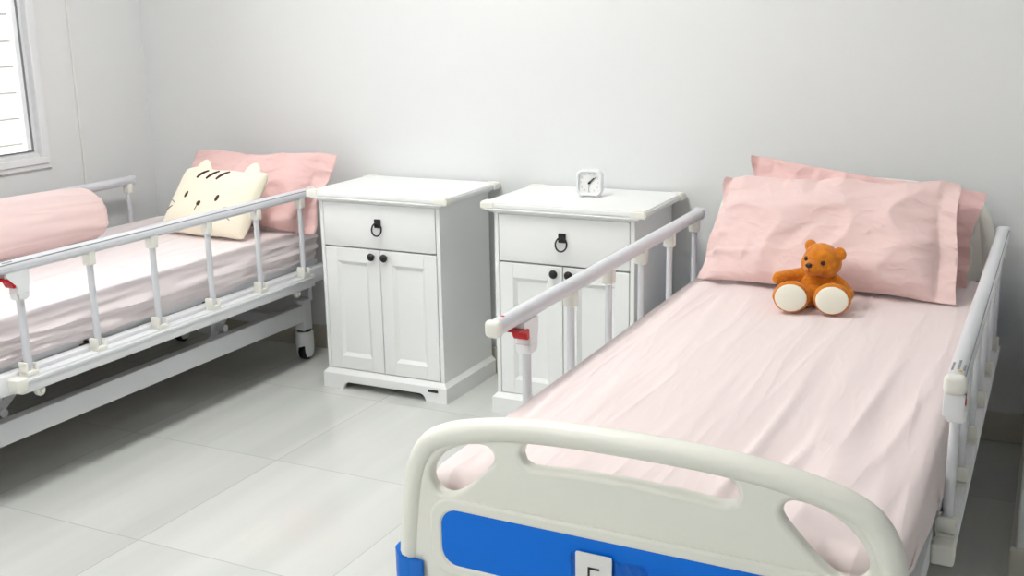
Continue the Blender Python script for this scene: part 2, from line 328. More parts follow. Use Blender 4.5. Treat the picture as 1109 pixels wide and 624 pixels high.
# ---------------------------------------------------------------- bedside cabinets
def cabinet(x, label):
    W, D, H = .511, .3786, .76; yf = -.4146; yb = yf + D; ph = .0591; pl = .015
    t = thing('bedside_cabinet', (x + W / 2, (yf + yb) / 2, 0), label, 'bedside cabinet', 'white bedside cabinets against the back wall')
    zt = H - .021
    bm = nbm(); e = .0155
    box(bm, x, x + e, yf, yb, ph * .8, zt, .0015, 1); box(bm, x + W - e, x + W, yf, yb, ph * .8, zt, .0015, 1)
    box(bm, x + e, x + W - e, yb - .01, yb, ph, zt); box(bm, x + e, x + W - e, yf, yb - .01, ph * .8, ph + .018, .001, 1)
    box(bm, x + e, x + W - e, yf + .02, yb - .01, .552, .562); box(bm, x + e, x + W - e, yf, yb - .01, zt - .014, zt)
    # cove under the top
    for k in range(3):
        g = .004 + .010 * k; box(bm, x - g, x + W + g, yf - g, yb, zt - .018 + .006 * k, zt - .012 + .006 * k, .0025, 2)
    obj('body', bm, M['lacquer'], t)
    # plinth: front with bracket feet and a cut-out, two sides
    bm = nbm(); a, b_ = x - pl, x + W + pl
    arch = [(a, 0), (a + .088, 0), (a + .09, .008), (a + .094, .018), (a + .101, .026), (a + .112, .030), (b_ - .112, .030), (b_ - .101, .026), (b_ - .094, .018), (b_ - .09, .008), (b_ - .088, 0), (b_, 0), (b_, ph), (a, ph)]
    prism(bm, arch, lambda p, s: Vector((p[0], yf - pl + .018 * s, p[1])))
    box(bm, a, a + .018, yf - pl + .018, yb, 0.0, ph); box(bm, b_ - .018, b_, yf - pl + .018, yb, 0.0, ph)
    # sloped cap
    zz = ph
    for (p0, p1, q0, q1) in (((a, yf - pl), (b_, yf - pl), (x, yf), (x + W, yf)), ((b_, yf - pl), (b_, yb), (x + W, yf), (x + W, yb)), ((a, yb), (a, yf - pl), (x, yb), (x, yf))):
        vs = [bm.verts.new((p0[0], p0[1], zz)), bm.verts.new((p1[0], p1[1], zz)), bm.verts.new((q1[0], q1[1], zz + .016)), bm.verts.new((q0[0], q0[1], zz + .016))]
        bm.faces.new(vs)
    p = obj('plinth', bm, M['lacquer'], t, sharp=25)
    bm = nbm(); box(bm, b_ - .078, b_ - .036, yf - pl - .0025, yf - pl + .001, .040, .050, .001, 1); tag(obj('maker_plate', bm, M['plate'], p), 'small dark maker plate')
    # top slab and cream corner guards
    ov, os_ = .0202, .0383
    bm = nbm()
    prism(bm, rrect(W + 2 * os_, -(yf - ov) + -.012, .012, 4, x + W / 2, (yf - ov - .012) / 2), lambda p, s: Vector((p[0], p[1], zt + s * (H - zt))))
    bmesh.ops.bevel(bm, geom=[e for e in bm.edges if abs(e.verts[0].co.z - e.verts[1].co.z) < 1e-5], offset=.005, segments=2, affect='EDGES')
    tp = obj('top', bm, M['lacquer'], t)
    for sx in (-1, 1):
        for (yy, sy) in ((yf - ov, -1), (-.012, 1)):
            if sy == 1: yy = -.0165
            cx = x + W / 2 + sx * (W / 2 + os_)
            bm = nbm(); px = [(0.004, .004), (-.05, .004), (-.05, -.008), (-.03, -.012), (-.012, -.03), (-.008, -.05), (.004, -.05)]
            poly = [(cx + sx * q[0], yy + sy * q[1]) for q in px]
            prism(bm, poly, lambda p, s: Vector((p[0], p[1], zt - .003 + s * (H - zt + .006))))
            bmesh.ops.bevel(bm, geom=bm.edges[:], offset=.0045, segments=3, affect='EDGES')
            obj('corner_guard', bm, M['guard'], tp)
    # drawer
    bm = nbm(); box(bm, x + .018, x + W - .018, yf - .001, yf + .30, .5565, zt - .0195, .002, 2)
    dr = obj('drawer', bm, M['lacquer'], t)
    cx = x + W / 2; hz = .665
    bm = nbm(); box(bm, cx - .0130, cx + .0130, yf - .009, yf - .001, hz - .029, hz + .003, .002, 2); obj('pull_plate', bm, M['black'], dr)
    bm = nbm(); rr = .0205; tube(bm, [(cx + rr * math.sin(a), yf - .010 - .007 * (1 - math.cos(a)) / 2, hz - .034 + rr * 1.12 * math.cos(a)) for a in [2 * math.pi * k / 28 for k in range(29)]],    .0030, 8, cap=False, up=Vector((0, 1, 0))); obj('ring_pull', bm, M['black'], dr)
    # doors with recessed panels
    gap = .0015; xm = cx
    for s in (-1, 1):
        xa, xb = (x + .018, xm - gap) if s < 0 else (xm + gap, x + W - .018)
        za, zb = ph + .0205, .551
        bm = nbm(); st = .052
        yfa = yf - .001
        box(bm, xa, xa + st, yfa, yfa + .018, za, zb, .0015, 1); box(bm, xb - st, xb, yfa, yfa + .018, za, zb, .0015, 1)
        box(bm, xa + st, xb - st, yfa, yfa + .018, za, za + st, .0015, 1); box(bm, xa + st, xb - st, yfa, yfa + .018, zb - st, zb, .0015, 1)
        # sloped bead to the sunken panel
        o4 = [(xa + st, za + st), (xb - st, za + st), (xb - st, zb - st), (xa + st, zb - st)]; bd = .012
        i4 = [(xa + st + bd, za + st + bd), (xb - st - bd, za + st + bd), (xb - st - bd, zb - st - bd), (xa + st + bd, zb - st - bd)]
        O = [bm.verts.new((q[0], yfa + .001, q[1])) for q in o4]; I = [bm.verts.new((q[0], yfa + .009, q[1])) for q in i4]
        for k in range(4): bm.faces.new((O[k], O[(k + 1) % 4], I[(k + 1) % 4], I[k]))
        bm.faces.new(I)
        d = obj('door', bm, M['lacquer'], t, sharp=20)
        kx = xm + s * .0275; kz = .528
        bm = nbm(); cyl(bm, (kx, yfa, kz), (kx, yfa - .014, kz), .006, .006, 14); ball(bm, (kx, yfa - .018, kz), (.0150, .0095, .0150)); obj('knob', bm, M['black'], d)
    return t
c1 = cabinet(-.8545, 'white bedside cabinet with bare top, standing beside the bed under the window')
c2 = copy_thing(c1, (.7279, 0, 0), 'white bedside cabinet with the small clock on top, partly behind the teddy bear bed rail')

# ---------------------------------------------------------------- alarm clock on the second cabinet
def clock():
    c = Vector((.142, -.205, .7605)); rz = R(6)
    t = thing('alarm_clock', c, 'small white square alarm clock with rounded corners on the cabinet top', 'clock')
    s = .090
    def Mx(y, z=.049): return Matrix.Translation(c) @ Matrix.Rotation(rz, 4, 'Z') @ Matrix.Translation((0, y, z)) @ Matrix.Rotation(R(90), 4, 'X')
    me = plate(rrect(s, s, .022, 8), [rrect(s - .014, s - .014, .017, 8)], .034, .003, Mx(0)); bm = nbm(); add_mesh(bm, me)
    me = plate(rrect(s - .006, s - .006, .02, 8), [], .022, .001, Mx(.006)); add_mesh(bm, me)
    for sx in (-.028, .028):
        box(bm, sx - .008, sx + .008, -.012, .012, 0, .006, .001, 1, rot=Matrix.Translation(c) @ Matrix.Rotation(rz, 4, 'Z'))
    case = obj('case', bm, M['whiteplastic'], t)
    me = plate(rrect(s - .0135, s - .0135, .0172, 8), [], .001, .0003, Mx(-.0056)); bm = nbm(); add_mesh(bm, me); obj('dial', bm, M['card'], t)
    bm = nbm()
    for h in range(1, 13):
        a = R(30 * h); q = .031 / max(abs(math.sin(a)), abs(math.cos(a))) * (.9 if h % 3 else 1.0)
        q = min(q, .037)
        add_mesh(bm, text_mesh(str(h), .0095, Mx(-.0064) @ Matrix.Translation((q * math.sin(a), q * math.cos(a), 0))))
    obj('numerals', bm, M['paleink'], t)
    def hand(name, ang, ln, wd, y, m, tail=.006):
        bm = nbm(); a = R(ang); d = Vector((math.sin(a), math.cos(a), 0)); n = Vector((d.y, -d.x, 0))
        pts = [(-d * tail + n * wd / 2), (d * ln + n * wd * .3), (d * ln - n * wd * .3), (-d * tail - n * wd / 2)]
        mm = Mx(y); prism(bm, pts, lambda p, s_: mm @ (Vector(p) + Vector((0, 0, .0006 * s_)))); obj(name, bm, m, t)
    hand('alarm_hand', 186, .034, .0022, -.0072, M['greyink'])
    hand('hour_hand', 45, .023, .0055, -.0082, M['ink']); hand('minute_hand', 51, .034, .003, -.0092, M['ink'])
    bm = nbm(); cyl(bm, Mx(-.006) @ Vector((0, 0, 0)), Mx(-.0105) @ Vector((0, 0, 0)), .0042, .0038, 16); obj('hub', bm, M['ink'], t)
clock()

# ---------------------------------------------------------------- hospital beds
def end_board(name, bed, cx, y, z0, hw, facing, tilt=0.0, yaw=0.0):
    """moulded end board: two oval side openings, a long hand opening under a round rim, blue inset, blue corner bumpers.
    z0 shifts the height; facing -1 looks to the foot side."""
    mt = Matrix.Translation((cx, y, 0)) @ Matrix.Rotation(yaw, 4, 'Z') @ Matrix.Rotation(tilt, 4, 'Y') @ Matrix.Translation((0, 0, z0)) @ Matrix.Rotation(R(90), 4, 'X')
    if facing > 0: mt = Matrix.Translation((cx, y, 0)) @ Matrix.Translation((0, 0, z0)) @ Matrix.Rotation(R(180), 4, 'Z') @ Matrix.Rotation(R(90), 4, 'X')
    k = hw / .45
    half = [(0, .715), (.12, .713), (.22, .705), (.30, .690), (.350, .675), (.388, .652), (.413, .616), (.427, .57), (.437, .50), (.445, .42), (.450, .33), (.451, .25)]
    half = [(a * k, b) for a, b in half]
    right = catmull([(p[0], p[1], 0) for p in half], 5, closed=False)
    outl = [(p[0], p[1]) for p in right] + [(half[-1][0], .20)] + [(-half[-1][0], .20)] + [(-p[0], p[1]) for p in reversed(right)][:-1]
    # openings
    slot = []
    top = lambda x: .676 - .26 * (x / k) ** 2
    xs = [-.182 + .364 * i / 14 for i in range(15)]
    SL = .95
    slot = [(x * k, top(x) + .002) for x in xs] + [(.194 * k, top(.19) - .008), (.197 * k, top(.19) - .020), (.192 * k, top(.19) - .034), (.176 * k, top(.18) - .041)]
    slot += [(x * k, top(x) - .042) for x in reversed(xs[1:-1])] + [(-.176 * k, top(.18) - .041), (-.192 * k, top(.19) - .034), (-.197 * k, top(.19) - .020), (-.194 * k, top(.19) - .008)]
    slot = [(p[0] * SL - .009, p[1]) for p in slot]
    oval = catmull([(.250 * k, .640, 0), (.268 * k, .653, 0), (.31 * k, .646, 0), (.350 * k, .624, 0), (.377 * k, .592, 0), (.384 * k, .562, 0), (.373 * k, .538, 0), (.346 * k, .530, 0), (.310 * k, .552, 0), (.272 * k, .592, 0), (.250 * k, .620, 0)], 5)
    ovr = [((p[0] - .317) * .97 + .311, .650 + (p[1] - .650) * .94) for p in oval]; ovl = [(-(p[0] - .317) * .93 - .312, .648 + (p[1] - .648) * .86) for p in oval]
    bm = nbm()
    add_mesh(bm, plate(outl, [slot, ovr, ovl], .030, .009, mt, 3))
    # rounded rim swept round the outline
    full = [(-q[0], q[1]) for q in reversed(right)] + right[1:]
    full = [(q[0], q[1]) for q in full]; rim = []
    for a in range(len(full)):
        p0, p1 = full[max(a - 1, 0)], full[min(a + 1, len(full) - 1)]; tx, ty = p1[0] - p0[0], p1[1] - p0[1]; ln = math.hypot(tx, ty)
        rim.append((full[a][0] + ty / ln * .0195, full[a][1] - tx / ln * .0195))
    tube(bm, [mt @ Vector((p[0], p[1], .001)) for p in rim], .0215, 16, ell=(1.0, 1.12), up=(mt.to_3x3() @ Vector((0, 0, 1))))
    # raised border ridge round the inset
    bw, bh, bz = .70 * k, .106, .468
    ro = rrect(bw + .05, bh + .045, .045, 8, 0, bz); ri = rrect(bw, bh, .032, 8, 0, bz)
    add_mesh(bm, plate(ro, [ri], .014, .006, mt @ Matrix.Translation((0, 0, .015)), 3))
    rl = rrect(.66 * k, .07, .03, 8, 0, .315); add_mesh(bm, plate(rl, [], .012, .005, mt @ Matrix.Translation((0, 0, .014)), 3))
    b = obj(name, bm, M['board'], bed, sharp=50)
    me = plate(rrect(bw + .004, bh + .004, .033, 8, 0, bz), [], .006, .002, mt @ Matrix.Translation((0, 0, .0165)), 2)
    link('blue_panel', me, M['blue'], b)
    for s in (-1, 1):
        bm = nbm(); poly = []
        pr = [(-.055, .026), (-.030, .029), (-.006, .027), (.010, .014), (.013, -.002), (.010, -.016), (-.004, -.026), (-.035, -.026), (-.035, -.018), (-.008, -.018), (-.001, -.005), (-.001, .008), (-.008, .019), (-.055, .019)]
        e = .445 * k
        prism(bm, pr, lambda p, q: mt @ Vector((s * (e + p[0]), .205 + (.205 + (.012 if p[0] > .0 else 0)) * q, p[1])))
        bmesh.ops.bevel(bm, geom=bm.edges[:], offset=.0012, segments=1, affect='EDGES')
        tag(obj('corner_bumper', bm, M['bumper'], b), 'blue corner bumper')
    return b, mt

def side_rail(bed, x, y0, y1, z, side, sticker):
    """guard rail at x from head end y1 to foot end y0; side = -1 | 1 outward."""
    bm = nbm(); n = 40
    ys = [y0 + (y1 - y0) * i / n for i in range(n + 1)]
    tube(bm, [(x, q, z - .019) for q in ys], .0195, 20, ell=(.95, 1.0))
    # seam groove line on the outer side
    box(bm, x + side * .0182 - .0012, x + side * .0182 + .0012, y0 + .02, y1 - .02, z - .026, z - .0235)
    rail = obj('side_rail', bm, M['alu'], bed)
    bm = nbm(); box(bm, x + side * .0150 - .0009, x + side * .0150 + .0009, y0 + .016, y1 - .02, z - .0100, z - .0062); obj('seam_line', bm, M['greyink'], rail)
    bm = nbm(); box(bm, x - .0198, x + .0198, y0 - .008, y0 + .014, z - .0385, z + .0005, .0125, 5); obj('end_cap', bm, M['plastic'], rail)
    bm = nbm(); box(bm, x - .0205, x + .0205, y1 - .016, y1 + .012, z - .040, z + .0015, .013, 4); obj('end_cap', bm, M['alu'], rail)
    zb = .40
    ps = [y0 + (.092 + .2635 * i if side == 1 else .165 + .2585 * i) for i in range(6)]
    for i, q in enumerate(ps):
        bm = nbm(); w = .0115 if i else .0125
        tube(bm, [(x, q, zb + .004), (x, q, z - .03)], w, 16, ell=(1.0, .8))
        obj('post', bm, M['alu'], rail)
        if i:
            bm = nbm(); box(bm, x - .0165, x + .0165, q - .0145, q + .0145, z - .072, z - .028, .005, 3); obj('post_collar', bm, M['plastic'], rail)
        bm = nbm()
        box(bm, x - .018, x + .018, q - .021, q + .021, zb - .006, zb + .008, .003, 2)
        box(bm, x - .017, x + .017, q - .021, q - .0135, zb, zb + .036, .003, 2); box(bm, x - .017, x + .017, q + .0135, q + .021, zb, zb + .028, .003, 2)
        box(bm, x - side * .0175 - .003, x - side * .0175 + .003, q - .018, q + .018, zb, zb + .030, .0025, 2)
        obj('post_bracket', bm, M['plastic'], rail)
    # lower channel
    bm = nbm(); box(bm, x - .017, x + .017, y0 + .045, y1 - .03, zb - .052, zb - .005, .003, 2)
    box(bm, x + side * .017 - .004, x + side * .017 + .004, y0 + .05, y1 - .035, zb - .022, zb - .012, .002, 2)
    obj('lower_channel', bm, M['steel'], rail)
    bm = nbm(); box(bm, x - .0215, x + .0215, y0 + .030, y0 + .070, zb - .046, zb - .004, .006, 3); obj('channel_cap', bm, M['plastic'], rail)
    for q in (y0 + .12, y1 - .13):
        bm = nbm(); cyl(bm, (x - .006, q, zb - .062), (x + .006, q, zb - .062), .016, None, 20); box(bm, x - .006, x + .006, q - .03, q + .006, zb - .058, zb - .045, .003, 2)
        cyl(bm, (x - .014, q, zb - .064), (x + .014, q, zb - .064), .006, None, 12)
        obj('pivot_tab', bm, M['plastic'], rail)
    # release latch on the foot-end post
    q = ps[0]
    bm = nbm()
    prof = [(q - .055, z - .030), (q + .028, z - .030), (q + .030, z - .052), (q + .021, z - .062), (q + .021, z - .112), (q + .016, z - .118), (q - .018, z - .118), (q - .020, z - .108), (q - .013, z - .075), (q - .030, z - .058), (q - .055, z - .044)]
    prism(bm, prof, lambda p, s: Vector((x - .0185 + .037 * s, p[0], p[1])))
    bmesh.ops.bevel(bm, geom=bm.edges[:], offset=.004, segments=2, affect='EDGES')
    box(bm, x - .0195, x + .0195, q - .0195, q + .0205, z - .098, z - .094, .001, 1)
    if side == 1: box(bm, x - .0185, x + .0185, q - .086, q - .080, z - .084, z - .036, .003, 2)
    obj('latch_housing', bm, M['whiteplastic'], rail)
    bm = nbm(); prof = [(q - .078, z - .045), (q - .034, z - .048), (q - .022, z - .052), (q - .020, z - .076), (q - .027, z - .080), (q - .033, z - .075), (q - .036, z - .060), (q - .050, z - .054), (q - .078, z - .050)]
    prism(bm, prof, lambda p, s: Vector((x - .0190 + .038 * s if side == -1 else x - .0178 + .0356 * s, p[0], p[1])))
    bmesh.ops.bevel(bm, geom=bm.edges[:], offset=.002, segments=2, affect='EDGES')
    tag(obj('release_trigger', bm, M['red'], rail), 'red release trigger')
    bm = nbm(); box(bm, x - .004, x + .006, y0 + .038, y0 + .046, z - .0025, z + .0012, .001, 1)
    if sticker:
        bm.free(); bm = nbm()
        for (dx, l0, l1) in ((-.009, .035, .085), (.001, .035, .095), (.010, .04, .075)):
            for k in range(5):
                yy = y0 + l0 + (l1 - l0) * k / 5
                zz = z - .019 + math.sqrt(max(0, .0198 ** 2 - dx * dx * 1.1))
                box(bm, x + dx - .0022, x + dx + .0022, yy, yy + (l1 - l0) / 8, zz - .001, zz + .0005)
        obj('printed_marks', bm, M['greyink'], rail)
        bm = nbm(); box(bm, x + .002, x + .008, y0 + .024, y0 + .031, z - .002, z + .0008); obj('sticker', bm, M['yellow'], rail)
    else:
        obj('lock_indicator', bm, M['red'], rail)
    return rail

def hospital_bed(cx, hw, dz, y_rail0, y_rail1, label, head=.14):
    bed = thing('hospital_bed', (cx, -1.1, 0), label, 'bed', 'white hospital beds with side rails')
    z = .745 + dz
    fx = hw - .042
    # bed frame: side members, cross members, end posts
    bm = nbm()
    for s in (-1, 1):
        box(bm, cx + s * fx - .02, cx + s * fx + .02, -2.12, -.10, .345, .405, .004, 2)
    for q in (-.16, -.62, -1.2, -1.66, -2.06): box(bm, cx - fx + .02, cx + fx - .02, q - .02, q + .02, .345, .385, .003, 1)
    for s in (-1, 1):
        for q in (-.125, -2.105): box(bm, cx + s * (fx - .09) - .018, cx + s * (fx - .09) + .018, q - .012, q + .012, .24, .44, .003, 1)
    obj('bed_frame', bm, M['steel'], bed)
    # sheet-metal mattress deck in three sections with turned-down edges
    for (a, b) in ((-.13, -.78), (-.80, -1.34), (-1.36, -2.10)):
        bm = nbm(); box(bm, cx - fx + .025, cx + fx - .025, b, a, .405, .424, .005, 2)
        for s in (-1, 1): box(bm, cx + s * (fx - .03) - .006, cx + s * (fx - .03) + .006, b + .02, a - .02, .385, .447, .003, 2)
        obj('mattress_deck', bm, M['steel'], bed)
    bm = nbm(); box(bm, cx - fx + .03, cx + fx - .03, -2.04, -.18, .386, .404, .002, 1); obj('added_shade_board', bm, M['shadeboard'], bed)  # unseen board, added to deepen and brown the shade under the bed
    # chassis
    kx = .335
    bm = nbm()
    for s in (-1, 1): box(bm, cx + s * kx - .02, cx + s * kx + .02, -2.0, -.19, .165, .235, .003, 2)
    for q in (-.30, -1.90): box(bm, cx - kx + .02, cx + kx - .02, q - .02, q + .02, .18, .225, .003, 1)
    obj('chassis', bm, M['steel'], bed)
    for s in (-1, 1):
        for q in (-.165, -2.02):
            bm = nbm(); box(bm, cx + s * kx - .023, cx + s * kx + .023, q - .028, q + .028, .125, .255, .004, 2); obj('chassis_end_cap', bm, M['steel'], bed)
            bm = nbm()
            tube(bm, [(cx + s * kx, q, h) for h in (.128, .119, .117, .075, .040, .022, .012)], [.014, .034, .037, .038, .037, .033, .028], 24)
            cs = obj('caster', bm, M['whiteplastic'], bed)
            bm = nbm(); wx = cx + s * kx + .008; tube(bm, [(wx + g, q - .006, .0375) for g in (-.014, -.011, .011, .014)], [.033, .0375, .0375, .033], 28, up=Vector((0, 1, 0))); obj('wheel', bm, M['wheel'], cs)
            bm = nbm(); cyl(bm, (cx + s * kx, q, .117), (cx + s * kx, q, .127), .030); obj('swivel_ring', bm, M['wheel'], cs)
    # lifting linkages
    for q in (-.62, -1.62):
        bm = nbm()
        for s in (-1, 1):
            xx = cx + s * .27
            prism(bm, [(q - .05, .345), (q + .05, .345), (q + .028, .235), (q - .028, .235)], lambda p, k: Vector((xx - .004 + .008 * k, p[0], p[1])))
            prism(bm, [(q + .16, .345), (q + .22, .345), (q + .03, .20), (q - .01, .20)], lambda p, k: Vector((xx - s * .03 - .004 + .008 * k, p[0], p[1])))
            box(bm, xx - .05, xx + .02, q - .045, q - .037, .235, .345, .001, 1)
        tube(bm, [(cx - .30, q - .12, .30), (cx + .30, q - .12, .30)], .018, 14)
        tube(bm, [(cx - .31, q + .01, .245), (cx + .31, q + .01, .245)], .014, 14)
        obj('lift_linkage', bm, M['steel'], bed)
    bm = nbm(); tube(bm, [(cx, -1.95, .30), (cx, -1.55, .30)], .022, 14); tube(bm, [(cx, -1.55, .30), (cx, -1.20, .30)], .013, 12); obj('crank_spindle', bm, M['steel'], bed)
    for s in (-1, 1): side_rail(bed, cx + s * hw, y_rail0, y_rail1, z, s, s == 1)
    if head is not None: end_board('headboard', bed, cx, -.085, head, .455, -1)
    fb, mt = end_board('footboard', bed, cx + .015, -2.155, .0065, .458, -1, yaw=R(-.9))
    return bed, mt

bed2, mt2 = hospital_bed(1.0, .4655, 0, -1.713, -.209, 'white hospital bed with cream and blue footboard, holding the teddy bear, at right')
bed1, mt1 = hospital_bed(-1.4865, .4645, -.008, -1.722, -.235, 'white hospital bed beside the window, holding the cat face cushion, at left', head=None)

# card holder with number card on the near footboard
def card_holder():
    px, pz = -.085, .4695
    def P(x, y, z): return mt2 @ Vector((x, y, z))
    h = bpy.data.objects.get('footboard')
    bm = nbm()
    for (a, b, c, d) in ((-.150, .050, .383, .388),):
        pass
    zf = .021
    me = plate(rrect(.135, .085, .004, 4, -.033, .4505), [], .003, .0005, mt2 @ Matrix.Translation((0, 0, zf)), 1); add_mesh(bm, me)
    me = plate([(.038, .488), (.063, .488), (.076, .470), (.076, .402), (.038, .402)], [], .002, .0004, mt2 @ Matrix.Translation((0, 0, zf + .004)), 1); add_mesh(bm, me)
    for q in (.483, .475):
        add_mesh(bm, plate(rrect(.006, .006, .0029, 4, -.1005, q), [], .006, .0008, mt2 @ Matrix.Translation((0, 0, zf)), 1))
    ch = obj('card_holder', bm, M['acrylic'], bed2)
    bm = nbm(); me = plate(rrect(.066, .085, .004, 4, -.058, .4565), [], .0016, .0003, mt2 @ Matrix.Translation((0, 0, zf + .004)), 1); add_mesh(bm, me)
    obj('number_card', bm, M['card'], ch)
    # the printed figure 5
    bm = nbm(); zt = zf + .0054; x0, x1, t = -.068, -.047, .0036; ya, ym, yb = .474, .457, .437
    for (a, b, c, d) in ((x0, x1, ya - t, ya), (x0, x0 + t, ym, ya), (x0, x1, ym - t, ym), (x1 - t, x1, yb, ym), (x0, x1, yb, yb + t)):
        vs = [(a, c), (b, c), (b, d), (a, d)]
        prism(bm, vs, lambda p, s: P(p[0], p[1], zt - .0005 + .001 * s))
    obj('number_print', bm, M['ink'], ch)
card_holder()

# ---------------------------------------------------------------- mattresses
def mattress(cx, hw, y0, y1, zt, zb, label, m_sheet, mode, seed):
    t = thing('mattress', (cx, (y0 + y1) / 2, zb), label, 'mattress', 'pink sheeted mattresses')
    bm = nbm(); box(bm, cx - hw + .02, cx + hw - .02, y0 + .02, y1 - .02, zb, zt - .02, .03, 3); obj('mattress_core', bm, M['foam'], t)
    bm = nbm()
    # closed loop of the plan outline (rounded rectangle) times a profile from hem to centre
    rc = .07; N = 0
    L = []
    def arc(cx_, cy_, a0, n):
        for k in range(n): a = R(a0 + 90 * k / n); L.append((cx_ + rc * math.cos(a), cy_ + rc * math.sin(a), math.cos(a), math.sin(a)))
    xr, xl, yt, yb = cx + hw, cx - hw, y1, y0
    ns, ne = 190, 84
    for k in range(ns): L.append((xr, yb + rc + (yt - yb - 2 * rc) * k / ns, 1, 0))
    arc(xr - rc, yt - rc, 0, 12)
    for k in range(ne): L.append((xr - rc - (xr - xl - 2 * rc) * k / ne, yt, 0, 1))
    arc(xl + rc, yt - rc, 90, 12)
    for k in range(ns): L.append((xl, yt - rc - (yt - yb - 2 * rc) * k / ns, -1, 0))
    arc(xl + rc, yb + rc, 180, 12)
    for k in range(ne): L.append((xl + rc + (xr - xl - 2 * rc) * k / ne, yb, 0, -1))
    arc(xr - rc, yb + rc, 270, 12)
    re = .035; H = zt - zb
    prof = []                                                   # (inset, drop)
    for k in range(15): prof.append((0, H - (H - re) * k / 14))
    for k in range(1, 9): a = R(90 * k / 8); prof.append((re * (1 - math.cos(a)), re * (1 - math.sin(a))))
    rows = []
    def disp(x, y, z, nx, ny, side):
        d = 0
        if mode == 'folds':
            f = sstep(0, .35, side)
            d += f * (.017 * (ridge(y * 1.3 + 3, z * 19 + y * .9, seed) - .5) + .016 * nz(y * 1.1, z * 9, seed + 4) + .006 * (ridge(y * 3 + 7, z * 40 - y * 2, seed + 7) - .5))
        else:
            f = sstep(0, .35, side)
            d += f * (.004 * (ridge(x * 3 + y * 3.2, z * 3, seed) - .5) + .006 * nz((x + y) * 2, z * 3, seed + 2))
        return d
    for (ins, drop) in prof:
        row = []
        for (x, y, nx, ny) in L:
            hemlift = 0
            side = min(1, max(0, (drop - .01) / (H * .6)))
            if drop > H * .5:
                # hem pulled up by elastic near the corners and wandering a little
                dc = min(math.hypot(x - qx, y - qy) for qx in (xr, xl) for qy in (yb, yt))
                hemlift = ((.022 if mode == 'folds' else -.015) * math.exp(-(dc / .22) ** 2) + (.022 if mode == 'folds' else .008) * (nz(x * 3 + 5, y * 3, seed) + .3)) * (drop / H - .5) * 2
            if mode == 'smooth' and drop > H * .3:
                hemlift += .105 * math.exp(-((y - y0) / .42) ** 2) * (1 if x > cx + hw * .5 else 0) * (drop / H - .3) / .7
            d = disp(x, y, zt - drop, nx, ny, side)
            tuck = (-.012 if mode == 'folds' else .006) * (drop / H) ** 3
            row.append(bm.verts.new((x - nx * ins + nx * (d + tuck), y - ny * ins + ny * (d + tuck), zt - drop + hemlift)))
        rows.append(row)
    # top: grid-free fill by shrinking rings towards the long axis
    def topz(x, y):
        ex = (hw - abs(x - cx)); ey0 = y - y0
        z = zt
        if mode == 'folds':
            z += .006 * nz(x * 2, y * 1.5, seed) + .006 * (ridge(x * 7 + y * .6, y * .8, seed + 9) - .5) * math.exp(-ex / .12)
        else:
            z += .003 * nz(x * 2, y * 1.5, seed)
            # drawn creases by the left long edge, lengthwise
            z += .018 * (ridge((x - cx) * 14 + y * 1.0, y * .55, seed + 3) - .5) * math.exp(-max(0, (x - xl)) / .10)
            # drawn creases running lengthwise towards the foot right corner
            w_ = sstep(cx - .02, cx + .20, x) * sstep(0, .04, ex + .01) * math.exp(-((ey0 - .30) / .55) ** 2)
            z += .016 * (ridge((x - cx) * 13 - (ey0) * 1.1 * (x - cx + .25), y * .9, seed + 6) - .45) * w_
            z += .007 * (ridge((x - cx) * 5.5 - y * .8, y * 1.1, seed + 8) - .5) * sstep(.9, .2, ey0)
            z += .006 * (ridge((x - cx) * 6 + y * 1.6, y * 1.3, seed + 11) - .5) * sstep(1.0, 1.8, ey0)
        return z
    prev = rows[-1]
    K = 56; lim = hw - re - .012
    for k in range(1, K + 1):
        f = k / K; row = []
        for (x, y, nx, ny), pv in zip(L, rows[-1]):
            bx, by = x - nx * re, y - ny * re
            ax = cx; ay = min(max(by, y0 + hw), y1 - hw)
            if k == K:
                pass
            px, py = bx + (ax - bx) * f, by + (ay - by) * f
            row.append(bm.verts.new((px, py, zt + (topz(px, py) - zt) * sstep(0, .12, f))))
        rows.append(row)
    n = len(L)
    for A, B in zip(rows, rows[1:]):
        for i in range(n): bm.faces.new((A[i], A[(i + 1) % n], B[(i + 1) % n], B[i]))
    bmesh.ops.remove_doubles(bm, verts=rows[-1], dist=.0008)
    # close the seam along the axis where both long sides meet
    bmesh.ops.dissolve_degenerate(bm, dist=1e-5, edges=bm.edges[:])
    o = obj('fitted_sheet', bm, m_sheet, t, sharp=75)
    return t
mattress(1.008, .434, -2.10, -.115, .56, .424, 'mattress under a smooth pink fitted sheet, beneath the teddy bear', M['sheet'], 'smooth', 3.3)
mattress(-1.4865, .427, -2.10, -.115, .555, .416, 'mattress under a pink sheet bunched in folds along its side, by the window', M['sheet_lit'], 'folds', 8.1)

